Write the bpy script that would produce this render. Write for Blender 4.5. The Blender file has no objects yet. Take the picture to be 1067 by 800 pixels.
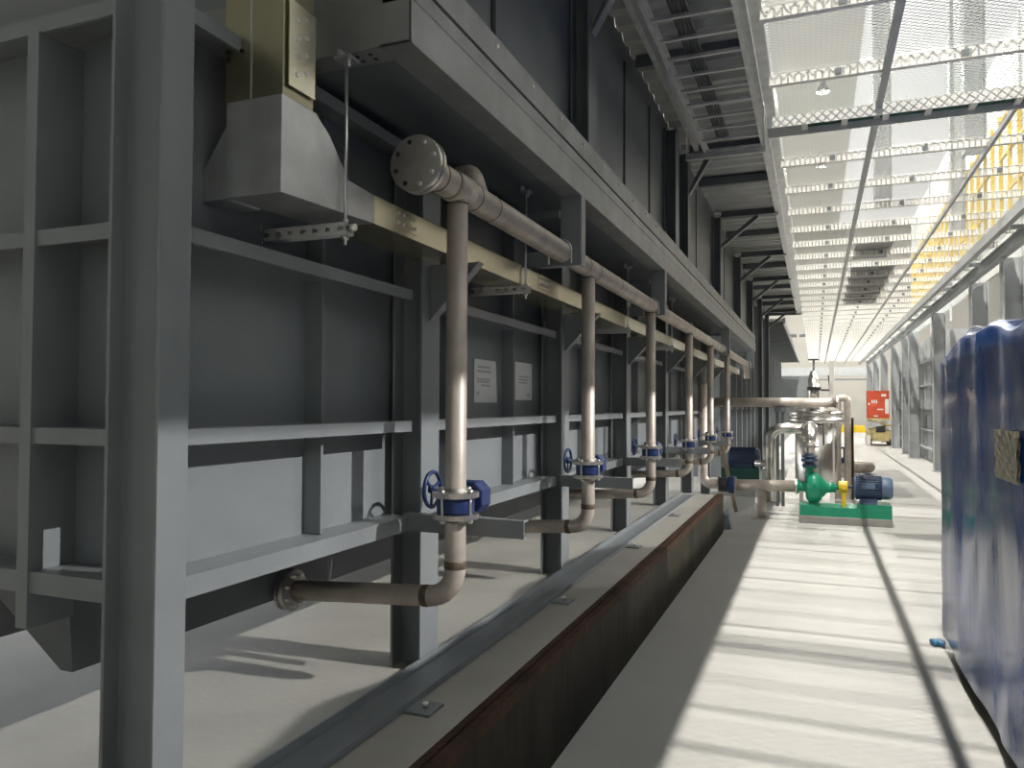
import bpy, bmesh, math, random
from mathutils import Vector, Matrix
random.seed(7)
PI = math.pi
scn = bpy.context.scene
C = scn.collection

# ---------------------------------------------------------------- camera, world, lights, exposure
YAW, PITCH, ROLL = math.radians(21.707), math.radians(1.5577), math.radians(0.25)
fw = Vector((-math.sin(YAW)*math.cos(PITCH), math.cos(YAW)*math.cos(PITCH), math.sin(PITCH)))
r0 = Vector((math.cos(YAW), math.sin(YAW), 0)); u0 = r0.cross(fw)
rt = math.cos(ROLL)*r0 + math.sin(ROLL)*u0; up = -math.sin(ROLL)*r0 + math.cos(ROLL)*u0
cd = bpy.data.cameras.new('camera'); cam = bpy.data.objects.new('camera', cd); C.objects.link(cam)
cd.sensor_width = 36.0; cd.lens = 795.0/1067.0*36.0; cd.clip_end = 200; cd.clip_start = 0.05
m = Matrix((rt, up, -fw)).transposed().to_4x4(); m.translation = Vector((0, 0, 1.6)); cam.matrix_world = m
scn.camera = cam
vs = scn.view_settings
scn.display_settings.display_device = 'sRGB'
vs.view_transform = 'Standard'; vs.look = 'None'; vs.exposure = 0.0; vs.gamma = 1.0; vs.use_curve_mapping = False
try:
    scn.cycles.use_denoising = True; scn.cycles.max_bounces = 6; scn.cycles.diffuse_bounces = 3
    scn.cycles.transparent_max_bounces = 24; scn.cycles.sample_clamp_indirect = 6
except Exception: pass
w = bpy.data.worlds.new('world'); scn.world = w; w.use_nodes = True
w.node_tree.nodes['Background'].inputs[0].default_value = (0.80, 0.86, 0.92, 1)
w.node_tree.nodes['Background'].inputs[1].default_value = 0.3

def area(name, loc, sx, sy, power, color=(1, 1, 1), shape='RECTANGLE', aim=None):
    l = bpy.data.lights.new(name, 'AREA'); l.shape = shape; l.size = sx; l.size_y = sy; l.energy = power; l.color = color
    o = bpy.data.objects.new(name, l); o.location = loc; C.objects.link(o)
    if aim is not None: o.rotation_euler = (Vector(aim)-Vector(loc)).to_track_quat('-Z', 'Y').to_euler()
    return o
WARM = (1.0, 0.955, 0.88)
LAMP_R, P_A, P_B, P_C, P_D = .12, 1650, 450, 1300, .72
LAMP_Y = [1.6+9*k for k in range(7)]
for y in LAMP_Y:                                     # row of high bay lamps above the walkway
    area('high_bay_light', (0.3, y, 12.55), LAMP_R, LAMP_R, P_A, WARM, 'DISK')
for y in (4, 13, 22, 31, 40, 49):                    # second row over the right-hand bay
    area('high_bay_light', (13.5, y, 9.8), .16, .16, P_B, (1, .97, .93), 'DISK', aim=(-1.6, y, .9)).data.spread = math.radians(70)
for y in (4, 14, 30):                                # row over the left-hand bay
    area('high_bay_light', (-7.5, y, 12.5), .5, .5, P_C, WARM, 'DISK')

# ---------------------------------------------------------------- materials
def mat(name, col, rough=.5, metal=0.0, var=.0, vscale=4.0, bump=0.0, bscale=40.0, var2=None, coat=0.0, stretch=None, spec=.5):
    mt = bpy.data.materials.new(name); mt.use_nodes = True; nt = mt.node_tree; N = nt.nodes; L = nt.links
    b = N['Principled BSDF']; b.inputs['Roughness'].default_value = rough; b.inputs['Metallic'].default_value = metal
    b.inputs['Specular IOR Level'].default_value = spec
    if coat: b.inputs['Coat Weight'].default_value = coat
    b.inputs['Base Color'].default_value = (*col, 1)
    if var or bump:
        tc = N.new('ShaderNodeTexCoord'); mp = N.new('ShaderNodeMapping'); L.new(tc.outputs['Object'], mp.inputs[0])
        if stretch: mp.inputs['Scale'].default_value = stretch
    if var:
        n = N.new('ShaderNodeTexNoise'); n.inputs['Scale'].default_value = vscale; n.inputs['Detail'].default_value = 6
        L.new(mp.outputs[0], n.inputs['Vector'])
        cr = N.new('ShaderNodeValToRGB'); cr.color_ramp.elements[0].position = .3; cr.color_ramp.elements[1].position = .7
        c2 = var2 if var2 else tuple(min(1, c*(1+var)) for c in col)
        c1 = col if var2 else tuple(c*(1-var) for c in col)
        cr.color_ramp.elements[0].color = (*c1, 1); cr.color_ramp.elements[1].color = (*c2, 1)
        L.new(n.outputs[0], cr.inputs[0]); L.new(cr.outputs[0], b.inputs['Base Color'])
    if bump:
        n2 = N.new('ShaderNodeTexNoise'); n2.inputs['Scale'].default_value = bscale; n2.inputs['Detail'].default_value = 4
        L.new(mp.outputs[0], n2.inputs['Vector'])
        bp = N.new('ShaderNodeBump'); bp.inputs['Strength'].default_value = bump; bp.inputs['Distance'].default_value = .02
        L.new(n2.outputs[0], bp.inputs['Height']); L.new(bp.outputs[0], b.inputs['Normal'])
    return mt
MT = {}
MT['paint'] = mat('grey_paint', (.195, .212, .222), .42, .0, .10, 2.5, .06, 60)
MT['paint_dark'] = mat('dark_grey_paint', (.125, .138, .148), .42, .0, .12, 2.5, .06, 60)
MT['paint_light'] = mat('light_grey_paint', (.42, .44, .45), .45, .0, .06, 3)
MT['frame'] = mat('dark_galvanised', (.27, .275, .27), .45, .45, .18, 5, .03, 60)  # darker, less metallic tone than the plain galvanised steel
MT['riser'] = mat('zinc_dim_reflection', (.36, .335, .225), .33, .85, .08, 5)  # trunking zinc in a darker copy, its dim reflection put into the colour
MT['dark_block'] = mat('dark_opening_tone', (.035, .037, .038), .6, 0, .2, 3)  # near-black that paints the darkness of openings between the far columns
MT['navy_shaded'] = mat('shaded_navy_paint', (.03, .05, .10), .45, 0, .1, 8)  # navy darkened to paint in the shade on the second pump
MT['strut'] = mat('dull_zinc', (.60, .60, .59), .45, .15)
MT['galv'] = mat('galvanised_steel', (.56, .57, .57), .38, .75, .14, 9, .03, 60)
MT['tray'] = mat('zinc_warm_reflection', (.70, .655, .50), .27, .9, .06, 5)  # yellow tint is a warm reflection painted into the base colour
MT['mill'] = mat('pickled_stainless', (.48, .425, .37), .46, .3, .22, 7, .05, 90)
MT['weld'] = mat('heat_tinted_weld', (.13, .095, .07), .5, .4, .3, 30)
MT['steel'] = mat('stainless_steel', (.62, .60, .57), .25, .9, .08, 12)
MT['flange'] = mat('brushed_flange', (.50, .475, .44), .34, .85, .15, 14)
MT['bolt'] = mat('zinc_bolt', (.66, .65, .62), .28, .9)
MT['black'] = mat('black_hole', (.02, .02, .02), .7)
MT['concrete'] = mat('concrete', (.46, .455, .43), .62, 0, .0, 1.2, .08, 25, var2=None)
MT['concrete'] = mat('concrete_floor', (.45, .445, .42), .55, 0, .07, 1.3, .07, 30)
MT['slab'] = mat('concrete_slab', (.34, .33, .295), .6, 0, .14, 1.6, .10, 30)
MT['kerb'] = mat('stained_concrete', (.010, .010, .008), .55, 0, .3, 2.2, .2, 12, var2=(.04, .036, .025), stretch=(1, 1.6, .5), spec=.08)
MT['rust'] = mat('rusty_steel', (.035, .022, .016), .75, .2, .3, 7, .35, 50, var2=(.075, .038, .024), spec=.15)
MT['blue'] = mat('blue_valve_paint', (.012, .030, .115), .38, 0, .12, 10)
MT['green'] = mat('green_pump_paint', (.015, .30, .17), .33, 0, .08, 6)
MT['green_shaded'] = mat('shaded_green_paint', (.010, .06, .045), .4, 0, .1, 6)  # green darkened to paint in the shade on the second pump base
MT['yellow'] = mat('yellow_paint', (.80, .56, .03), .4, 0, .06, 6)
MT['navy'] = mat('navy_motor_paint', (.075, .115, .205), .42, 0, .08, 8)
MT['motor_end'] = mat('blue_grey_motor_cowl', (.13, .19, .30), .42, 0, .08, 8)
MT['white'] = mat('white_paint', (.78, .77, .73), .45, 0, .04, 4)
MT['wall'] = mat('cream_wall', (.42, .41, .38), .8, 0, .05, .6)
MT['roof'] = mat('roof_sheet', (.75, .75, .73), .7, 0, .04, .5)
MT['paper'] = mat('paper', (.66, .66, .64), .7, 0, .03, 30)
MT['ink'] = mat('printed_ink', (.40, .40, .40), .8)
MT['red'] = mat('orange_red_sheet', (.60, .085, .035), .5, 0, .1, 6)
MT['cream'] = mat('cream_machine_paint', (.52, .43, .20), .5, 0, .15, 5)
MT['orange'] = mat('orange_paint', (.62, .19, .04), .5, 0, .1, 5)
MT['cable'] = mat('dark_green_cable', (.02, .10, .065), .5, 0, .2, 12)
MT['cable_black'] = mat('black_cable', (.03, .03, .035), .5)
MT['wood'] = mat('grey_timber', (.22, .17, .11), .7, 0, .25, 12, stretch=(1, 1, .1))
MT['foil'] = mat('crumpled_foil_paper', (.44, .41, .31), .4, .3, .15, 10, .5, 9)
MT['corr'] = mat('zinc_deck', (.40, .41, .40), .42, .5, .08, 3)
MT['bundle'] = mat('grey_blue_plastic', (.10, .13, .16), .35, 0, .3, 9, .4, 20)
MT['plinth'] = mat('grey_grout', (.33, .325, .30), .75, 0, .12, 6)

def film():
    mt = mat('blue_film', (.006, .060, .26), .19, 0, .3, 1.3, 0, 1, stretch=(1, 2.0, .5), spec=.26)
    nt = mt.node_tree; N = nt.nodes; L = nt.links; b = N['Principled BSDF']
    b.inputs['Coat Weight'].default_value = .0; b.inputs['Coat Roughness'].default_value = .12
    tc = N.new('ShaderNodeTexCoord'); mp = N.new('ShaderNodeMapping'); mp.inputs['Scale'].default_value = (1.6, 2.6, .30)
    n = N.new('ShaderNodeTexNoise'); n.inputs['Scale'].default_value = 2.2; n.inputs['Detail'].default_value = 5; n.inputs['Distortion'].default_value = .6
    n2 = N.new('ShaderNodeTexNoise'); n2.inputs['Scale'].default_value = 9; n2.inputs['Detail'].default_value = 3
    ad = N.new('ShaderNodeMath'); ad.operation = 'MULTIPLY_ADD'; ad.inputs[1].default_value = .25
    bp = N.new('ShaderNodeBump'); bp.inputs['Strength'].default_value = .07; bp.inputs['Distance'].default_value = .05
    L.new(tc.outputs['Object'], mp.inputs[0]); L.new(mp.outputs[0], n.inputs['Vector']); L.new(tc.outputs['Object'], n2.inputs['Vector'])
    L.new(n2.outputs[0], ad.inputs[0]); L.new(n.outputs[0], ad.inputs[2]); L.new(ad.outputs[0], bp.inputs['Height'])
    L.new(bp.outputs[0], b.inputs['Normal']); L.new(bp.outputs[0], b.inputs['Coat Normal'])
    return mt
MT['film'] = film()
MT['film_light'] = mat('pale_blue_film', (.05, .22, .42), .3, 0, .3, 8, .5, 14)

def mesh_mat():      # expanded metal: crossing diagonal strands with open diamonds between them
    mt = bpy.data.materials.new('expanded_metal'); mt.use_nodes = True; nt = mt.node_tree; N = nt.nodes; L = nt.links
    b = N['Principled BSDF']; b.inputs['Base Color'].default_value = (.66, .66, .64, 1); b.inputs['Metallic'].default_value = .35; b.inputs['Roughness'].default_value = .45
    out = N['Material Output']; tr = N.new('ShaderNodeBsdfTransparent'); mx = N.new('ShaderNodeMixShader')
    tc = N.new('ShaderNodeTexCoord'); sep = N.new('ShaderNodeSeparateXYZ'); L.new(tc.outputs['Object'], sep.inputs[0])
    def strand(kx, ky):
        a = N.new('ShaderNodeMath'); a.operation = 'MULTIPLY'; a.inputs[1].default_value = kx; L.new(sep.outputs[0], a.inputs[0])
        c = N.new('ShaderNodeMath'); c.operation = 'MULTIPLY_ADD'; c.inputs[1].default_value = ky; L.new(sep.outputs[1], c.inputs[0]); L.new(a.outputs[0], c.inputs[2])
        f = N.new('ShaderNodeMath'); f.operation = 'FRACT'; L.new(c.outputs[0], f.inputs[0])
        l = N.new('ShaderNodeMath'); l.operation = 'LESS_THAN'; l.inputs[1].default_value = .17; L.new(f.outputs[0], l.inputs[0])
        return l
    s1, s2 = strand(14, 22), strand(14, -22)
    mm = N.new('ShaderNodeMath'); mm.operation = 'MAXIMUM'; L.new(s1.outputs[0], mm.inputs[0]); L.new(s2.outputs[0], mm.inputs[1])
    L.new(mm.outputs[0], mx.inputs[0]); L.new(tr.outputs[0], mx.inputs[1]); L.new(b.outputs[0], mx.inputs[2]); L.new(mx.outputs[0], out.inputs['Surface'])
    return mt
MT['mesh'] = mesh_mat()
def lamp_mat():
    mt = bpy.data.materials.new('lamp_lens'); mt.use_nodes = True; b = mt.node_tree.nodes['Principled BSDF']
    b.inputs['Emission Color'].default_value = (1, .96, .9, 1); b.inputs['Emission Strength'].default_value = 30; return mt
MT['lens'] = lamp_mat()
def roof_glow_mat():
    mt = bpy.data.materials.new('roof_fill_glow'); mt.use_nodes = True; b = mt.node_tree.nodes['Principled BSDF']
    b.inputs['Emission Color'].default_value = (.95, .98, 1, 1); b.inputs['Emission Strength'].default_value = P_D; return mt  # glow of the added roof panels, sets ambient level and white behind mesh
MT['roof_glow'] = roof_glow_mat()
MT['wall_glow'] = mat('wall_fill_glow', (.7, .75, .8), .3)
MT['wall_glow'].node_tree.nodes['Principled BSDF'].inputs['Emission Color'].default_value = (.86, .93, 1, 1)
MT['wall_glow'].node_tree.nodes['Principled BSDF'].inputs['Emission Strength'].default_value = 9  # glow of the added left wall panels

# ---------------------------------------------------------------- mesh builder
class MB:
    def __init__(s): s.v = []; s.f = []; s.sm = []
    def add(s, vs, fs, sm=False):
        o = len(s.v); s.v += [Vector(v) for v in vs]
        for i, f in enumerate(fs): s.f.append([o+k for k in f]); s.sm.append(sm if isinstance(sm, bool) else sm[i])
        return s
    def box(s, x0, x1, y0, y1, z0, z1):
        vs = [(x, y, z) for z in (z0, z1) for y in (y0, y1) for x in (x0, x1)]
        return s.add(vs, [(0, 2, 3, 1), (4, 5, 7, 6), (0, 1, 5, 4), (2, 6, 7, 3), (0, 4, 6, 2), (1, 3, 7, 5)])
    def bar(s, p, q, w, h, upv=(0, 0, 1)):
        p, q = Vector(p), Vector(q); d = (q-p).normalized(); u = Vector(upv); a = d.cross(u).normalized(); b = a.cross(d)
        vs = [e+a*sx*w/2+b*sy*h/2 for e in (p, q) for sx, sy in ((-1, -1), (1, -1), (1, 1), (-1, 1))]
        return s.add(vs, [(0, 1, 2, 3), (4, 5, 6, 7), (0, 1, 5, 4), (1, 2, 6, 5), (2, 3, 7, 6), (3, 0, 4, 7)])
    def cyl(s, p, q, r, r2=None, n=20):
        p, q = Vector(p), Vector(q); d = (q-p).normalized(); a = d.orthogonal().normalized(); b = d.cross(a); r2 = r if r2 is None else r2
        vs = [p+(a*math.cos(2*PI*i/n)+b*math.sin(2*PI*i/n))*r for i in range(n)]+[q+(a*math.cos(2*PI*i/n)+b*math.sin(2*PI*i/n))*r2 for i in range(n)]
        fs = [(i, (i+1) % n, n+(i+1) % n, n+i) for i in range(n)]+[tuple(range(n)), tuple(range(n, 2*n))]
        return s.add(vs, fs, [True]*n+[False, False])
    def lathe(s, prof, p, d, n=24, flat=True):
        p = Vector(p); d = Vector(d).normalized(); a = d.orthogonal().normalized(); b = d.cross(a); k = len(prof)
        vs = [p+d*h+(a*math.cos(2*PI*i/n)+b*math.sin(2*PI*i/n))*max(r, 1e-4) for r, h in prof for i in range(n)]
        fs = [(j*n+i, j*n+(i+1) % n, (j+1)*n+(i+1) % n, (j+1)*n+i) for j in range(k-1) for i in range(n)]
        return s.add(vs, fs+[tuple(range(n)), tuple(range((k-1)*n, k*n))], [not flat]*((k-1)*n)+[False, False])
    def tube(s, pts, r, n=14, closed=False):
        pts = [Vector(p) for p in pts]; k = len(pts); rs = r if isinstance(r, (list, tuple)) else [r]*k
        tg = []
        for i in range(k):
            if closed: t = pts[(i+1) % k]-pts[i-1]
            else: t = pts[min(i+1, k-1)]-pts[max(i-1, 0)]
            tg.append(t.normalized())
        a = tg[0].orthogonal().normalized(); vs = []
        for i in range(k):
            a = (a-tg[i]*a.dot(tg[i])).normalized(); b = tg[i].cross(a)
            vs += [pts[i]+(a*math.cos(2*PI*j/n)+b*math.sin(2*PI*j/n))*rs[i] for j in range(n)]
        rng = k if closed else k-1
        fs = [(i*n+j, i*n+(j+1) % n, ((i+1) % k)*n+(j+1) % n, ((i+1) % k)*n+j) for i in range(rng) for j in range(n)]
        sm = [True]*len(fs)
        if not closed: fs += [tuple(range(n)), tuple(range((k-1)*n, k*n))]; sm += [False, False]
        return s.add(vs, fs, sm)
    def ring(s, c, nrm, R, r, n=28, m=8):
        d = Vector(nrm).normalized(); a = d.orthogonal().normalized(); b = d.cross(a); c = Vector(c)
        return s.tube([c+(a*math.cos(2*PI*i/n)+b*math.sin(2*PI*i/n))*R for i in range(n)], r, m, True)
    def prism(s, poly, ax, a, b):
        def P(u, v, t): return {'X': (t, u, v), 'Y': (u, t, v), 'Z': (u, v, t)}[ax]
        n = len(poly); vs = [P(u, v, a) for u, v in poly]+[P(u, v, b) for u, v in poly]
        return s.add(vs, [tuple(range(n)), tuple(range(n, 2*n))]+[(i, (i+1) % n, n+(i+1) % n, n+i) for i in range(n)])
    def build(s, name, m, parent=None, label=None, bevel=0.0):
        me = bpy.data.meshes.new(name); off = Vector((0, 0, 0)); q = parent
        while q is not None: off += q.location; q = q.parent
        me.from_pydata([v-off for v in s.v], [], s.f)
        bm = bmesh.new(); bm.from_mesh(me); bm.faces.ensure_lookup_table()
        for i, f in enumerate(bm.faces): f.smooth = s.sm[i]
        bmesh.ops.recalc_face_normals(bm, faces=bm.faces[:]); bm.to_mesh(me); bm.free()
        me.materials.append(MT[m]); o = bpy.data.objects.new(name, me); C.objects.link(o)
        if parent is not None: o.parent = parent
        if label: o['label'] = label
        if bevel:
            b = o.modifiers.new('bevel', 'BEVEL'); b.width = bevel; b.segments = 2; b.limit_method = 'ANGLE'; b.angle_limit = math.radians(50)
        return o
def elbow(pts, R, k=7):
    pts = [Vector(p) for p in pts]; out = [pts[0]]
    for i in range(1, len(pts)-1):
        a, c, b = pts[i-1], pts[i], pts[i+1]; u = (a-c).normalized(); v = (b-c).normalized(); th = u.angle(v)
        t = R/math.tan(th/2); p0, p1 = c+u*t, c+v*t; ce = c+(u+v).normalized()*(R/math.sin(th/2)); va, vb = p0-ce, p1-ce; an = va.angle(vb)
        for j in range(k+1):
            f = j/k; out.append(ce+(va*math.sin((1-f)*an)+vb*math.sin(f*an))/math.sin(an))
    out.append(pts[-1]); return out
def tag(o, label, cat, group=None, kind='thing'):
    o['label'] = label; o['category'] = cat; o['kind'] = kind
    if group: o['group'] = group
    return o
def thing(name, label, cat, loc, group=None, kind='thing'):
    o = bpy.data.objects.new(name, None); o.location = loc; o.empty_display_size = .1; C.objects.link(o)
    return tag(o, label, cat, group, kind)
def dup(root, delta, label, group=None):
    r = root.copy(); C.objects.link(r); r.location = root.location+Vector(delta); r['label'] = label
    if group: r['group'] = group
    for ch in list(root.children):
        c = ch.copy(); C.objects.link(c); c.parent = r
        for g in list(ch.children):
            d = g.copy(); C.objects.link(d); d.parent = c
    return r
def struct(name, mb, m, label=None, cat=None, bevel=0):
    o = mb.build(name, m, bevel=bevel); o['kind'] = 'structure'
    if label: o['label'] = label; o['category'] = cat
    return o
ORD = 'first second third fourth fifth sixth seventh eighth ninth tenth eleventh twelfth thirteenth fourteenth fifteenth sixteenth seventeenth eighteenth nineteenth twentieth'.split()
TENS = {20: 'twenty', 30: 'thirty', 40: 'forty'}
def ordn(i):
    if i < 20: return ORD[i]
    n = i+1; t = n//10*10
    if n % 10 == 0: return {30: 'thirtieth', 40: 'fortieth', 50: 'fiftieth'}[n]
    return TENS[t]+'-'+ORD[n % 10-1]

# ---------------------------------------------------------------- setting
SL = .472; KX = -1.095
struct('floor', MB().box(-14, 20, -8, 70, -.3, 0), 'concrete', 'pale grey smooth concrete hall floor', 'floor')
struct('floor_plinth', MB().box(-6, KX-.012, -6, 10.0, -.02, SL), 'slab', 'raised concrete plinth under the grey tank', 'floor')
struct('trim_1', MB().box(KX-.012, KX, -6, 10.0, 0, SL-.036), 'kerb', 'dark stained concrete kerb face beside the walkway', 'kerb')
struct('wall_back', MB().box(-14, 20, 55, 55.3, 0, 14), 'wall', 'cream end wall far down the hall', 'wall')
struct('wall_front', MB().box(-14, 20, -8.3, -8, 0, 14), 'paint')
struct('wall_left', MB().box(-14.3, -14, -8, 70, 0, 14), 'wall')
struct('wall_right', MB().box(20, 20.3, -8, 70, 0, 14), 'wall')
rf = MB()
rf.box(-14, 1.45, -8, 70, 13.3, 13.5); rf.box(6.55, 8.95, -8, 70, 13.3, 13.5); rf.box(12.05, 20, -8, 70, 13.3, 13.5)
rf.box(1.45, 6.55, -8, -6, 13.3, 13.5); rf.box(1.45, 6.55, 54, 70, 13.3, 13.5); rf.box(8.95, 12.05, -8, -6, 13.3, 13.5); rf.box(8.95, 12.05, 54, 70, 13.3, 13.5)
struct('ceiling', rf, 'roof', 'pale roof of the hall seen through the mesh', 'ceiling')

struct('fill_panel_1', MB().box(1.45, 6.55, -6, 54, 13.35, 13.40), 'roof_glow', 'long added glowing roof panel above the mesh', 'glow panel')  # glowing panels added in the roof as soft ambient fill
struct('fill_panel_2', MB().box(8.95, 12.05, -6, 54, 13.35, 13.40), 'roof_glow', 'second added glowing roof panel to the right', 'glow panel')
for k in range(4): struct('fill_panel_%d' % (k+3), MB().box(-14.0, -13.95, 2.2+4.2*k, 5.4+4.2*k, .6, 3.4), 'wall_glow')  # unseen glowing panels added to brighten the floor under the tank
# ---------------------------------------------------------------- lower tank
tank = thing('process_tank', 'large dark grey painted steel tank with horizontal ribs behind the column row', 'tank', (-1.9, 1.7, SL))
XW, XR, YE = -1.735, -1.596, 1.636
COLS = [1.48, 2.885, 4.82, 6.69, 8.60, 10.50, 12.40]
MB().box(XW-.008, XW, YE, 13.2, 1.08, 2.74).build('side_wall', 'paint', tank)
MB().box(-4.2, XW-.008, YE, YE+.008, 1.08, 2.74).build('end_wall', 'paint', tank)
MB().box(-4.2, XW-.008, 13.192, 13.2, 1.08, 2.74).build('end_wall', 'paint', tank)
MB().box(-4.2, XW-.008, YE+.008, 13.192, 2.70, 2.74).build('lid', 'paint_dark', tank)
LEV = [(2.065-.022, 2.065+.022, XR), (1.485, 1.53, XR), (1.068, 1.128, XR), (2.655, 2.70, XR)]
bays = [(1.60, 2.86)]+[(COLS[i]+.18, COLS[i+1]-.02) for i in range(1, 6)]+[(12.6, 13.18)]
for (y0, y1) in bays:
    for z0, z1, xr in LEV:
        mb = MB().box(XW, xr, y0, y1, z1-.010, z1).box(xr-.010, xr, y0, y1, z0, z1-.010)
        mb.build('horizontal_stiffener', 'paint', tank)
for ys in (2.315, 3.36, 4.20, 5.75, 7.6, 9.5, 11.4):
    for za, zb in ((1.13, 1.475), (1.53, 2.04), (2.09, 2.65)):
        MB().box(XW, XW+.075, ys-.006, ys+.006, za, zb).build('vertical_stiffener', 'paint', tank)
for z0, z1, _ in LEV:       # end face ribs
    MB().box(-4.2, -1.751, YE-.14, YE, z1-.010, z1).box(-4.2, -1.751, YE-.14, YE-.13, z0, z1-.010).build('end_stiffener', 'paint', tank)
for xa in (-2.09, -2.95, -3.8):
    MB().box(xa, xa+.045, YE-.146, YE-.001, .97, 2.656).build('end_rib', 'paint', tank)
# hopper bottom: a trough along the tank with a steep end
hp = MB()
def trough(y, z_off=0): return [(XW-.008, y, 1.08), (-2.09, y+z_off*.3, 1.03), (-2.12, y+z_off, .775), (-2.17, y+z_off, .775), (-2.50, y, 1.08)]
a = trough(YE, .06); b = trough(13.2, -.06)
hp.add(a+b, [(0, 1, 6, 5), (1, 2, 7, 6), (2, 3, 8, 7), (3, 4, 9, 8), (0, 4, 3, 2, 1), (5, 6, 7, 8, 9)])
hp.build('hopper', 'paint_dark', tank)
HOPX = .55
hp = MB(); hp.add([(x-HOPX, y, z) for x, y, z in a]+[(x-HOPX, y, z) for x, y, z in b], [(0, 1, 6, 5), (1, 2, 7, 6), (2, 3, 8, 7), (3, 4, 9, 8), (0, 4, 3, 2, 1), (5, 6, 7, 8, 9)])
hp.build('hopper', 'paint_dark', tank)
MB().box(-4.2, -2.50, YE+.01, 13.19, 1.066, 1.08).build('floor_plate', 'paint_dark', tank)
POLES = [2.70, 4.566, 6.498, 8.607, 10.482, 12.546]
for yp in POLES: MB().cyl((-2.13, yp, .807), (-2.108, yp, .807), .05).build('nozzle', 'paint_dark', tank)

# ---------------------------------------------------------------- columns of the near row
def hsec(x0, x1, y0, y1, tw=.009, tf=.012):
    ym = (y0+y1)/2
    return [(x0, y0), (x0+tf, y0), (x0+tf, ym-tw/2), (x1-tf, ym-tw/2), (x1-tf, y0), (x1, y0), (x1, y1), (x1-tf, y1), (x1-tf, ym+tw/2), (x0+tf, ym+tw/2), (x0+tf, y1), (x0, y1)]
GC = 'grey steel columns of the near row'
CL = ['tall grey steel column standing closest to the viewer', 'grey steel column behind the first stainless pipe and its blue valve',
      'grey steel column behind the second stainless pipe', 'grey steel column behind the third stainless pipe',
      'grey steel column behind the fourth stainless pipe', 'grey steel column behind the fifth stainless pipe', 'grey steel column behind the sixth stainless pipe']
for i, y in enumerate(COLS):
    zb = SL if y < 9.9 else 0.0
    if i == 0: x0, x1, y0, y1 = -1.749, -1.563, y, y+.103
    else: x0, x1, y0, y1 = -1.709, -1.563, y, y+.165
    t = thing('support_column', CL[i], 'column', ((x0+x1)/2, (y0+y1)/2, zb), GC)
    MB().prism(hsec(x0, x1, y0, y1), 'Z', zb, 2.74).build('shaft', 'paint', t, bevel=.002)
    if i:
        ym = (y0+y1)/2
        MB().prism([(-1.563, 1.97), (-1.563, 2.21), (-1.33, 2.21)], 'Y', ym-.006, ym+.006).build('gusset_plate', 'paint', t)
        MB().bar((-1.560, ym, 1.966), (-1.328, ym, 2.207), .055, .008, (-.7, 0, .7)).build('gusset_flange', 'paint', t)

# pipe support arms bolted to the columns
GA = 'pipe support arms on the columns'
for i, y in enumerate(COLS[1:6]):
    y0 = y-.052; y1 = y-.001
    poly = [(y0, 1.068), (y1, 1.068), (y1, 1.075), (y0+.007, 1.075), (y0+.007, 1.133), (y1, 1.133), (y1, 1.140), (y0, 1.140)]
    o = MB().prism(poly, 'X', -1.62 if i == 0 else -1.563, -1.075).build('channel_bracket', 'paint')
    tag(o, 'short grey channel arm holding the %s stainless pipe below its valve' % ORD[i], 'bracket', GA)

# ---------------------------------------------------------------- header pipe and its drops
HX, HZ, HR = -1.31, 2.452, .057
hd = thing('header_pipe', 'long brown-grey stainless header pipe under the upper beam with round blind flange', 'pipe', (HX, 2.36, HZ))
MB().cyl((HX, 2.42, HZ), (HX, 15.75, HZ), HR, n=28).build('pipe', 'mill', hd)
fl = MB().lathe([(.100, 0), (.102, .003), (.102, .02), (.06, .0205), (.06, .026), (.102, .027), (.102, .046), (.06, .047), (.058, .075)], (HX, 2.355, HZ), (0, 1, 0), 40).build('blind_flange', 'flange', hd)
for k in range(8):
    an = 2*PI*(k+.35)/8; p = Vector((HX+.079*math.cos(an), 2.355, HZ+.079*math.sin(an)))
    if k in (2, 3, 4, 5): MB().cyl(p+Vector((0, -.0015, 0)), p+Vector((0, .001, 0)), .009, n=10).build('bolt_hole', 'black', fl)
    else: MB().cyl(p+Vector((0, -.012, 0)), p+Vector((0, .06, 0)), .008, n=6).build('bolt', 'bolt', fl)
for y in (2.52, 2.62, 2.83, 3.02, 4.45, 4.68, 5.25, 6.38, 6.62, 8.48, 8.73, 10.36, 12.4):
    MB().ring((HX, y, HZ), (0, 1, 0), HR-.0005, .0035, 28, 6).build('weld_seam', 'weld', hd)
for yp in (2.70,): MB().lathe([(.062, -.07), (.0615, .07)], (HX, yp, HZ), (0, 1, 0), 28, False).build('tee_collar', 'mill', hd, 'darker tee collar')
MB().tube(elbow([(HX, 15.7, HZ), (HX, 16.05, HZ), (HX+.02, 16.05, HZ-.3)], .1), HR, 16).build('end_elbow', 'mill', hd)
MB().tube(elbow([(HX, 2.92, HZ), (HX-.06, 2.96, HZ+.14), (HX-.30, 3.05, HZ+.14)], .06), .045, 14).build('vent_stub', 'mill', hd)
VB = None
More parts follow.
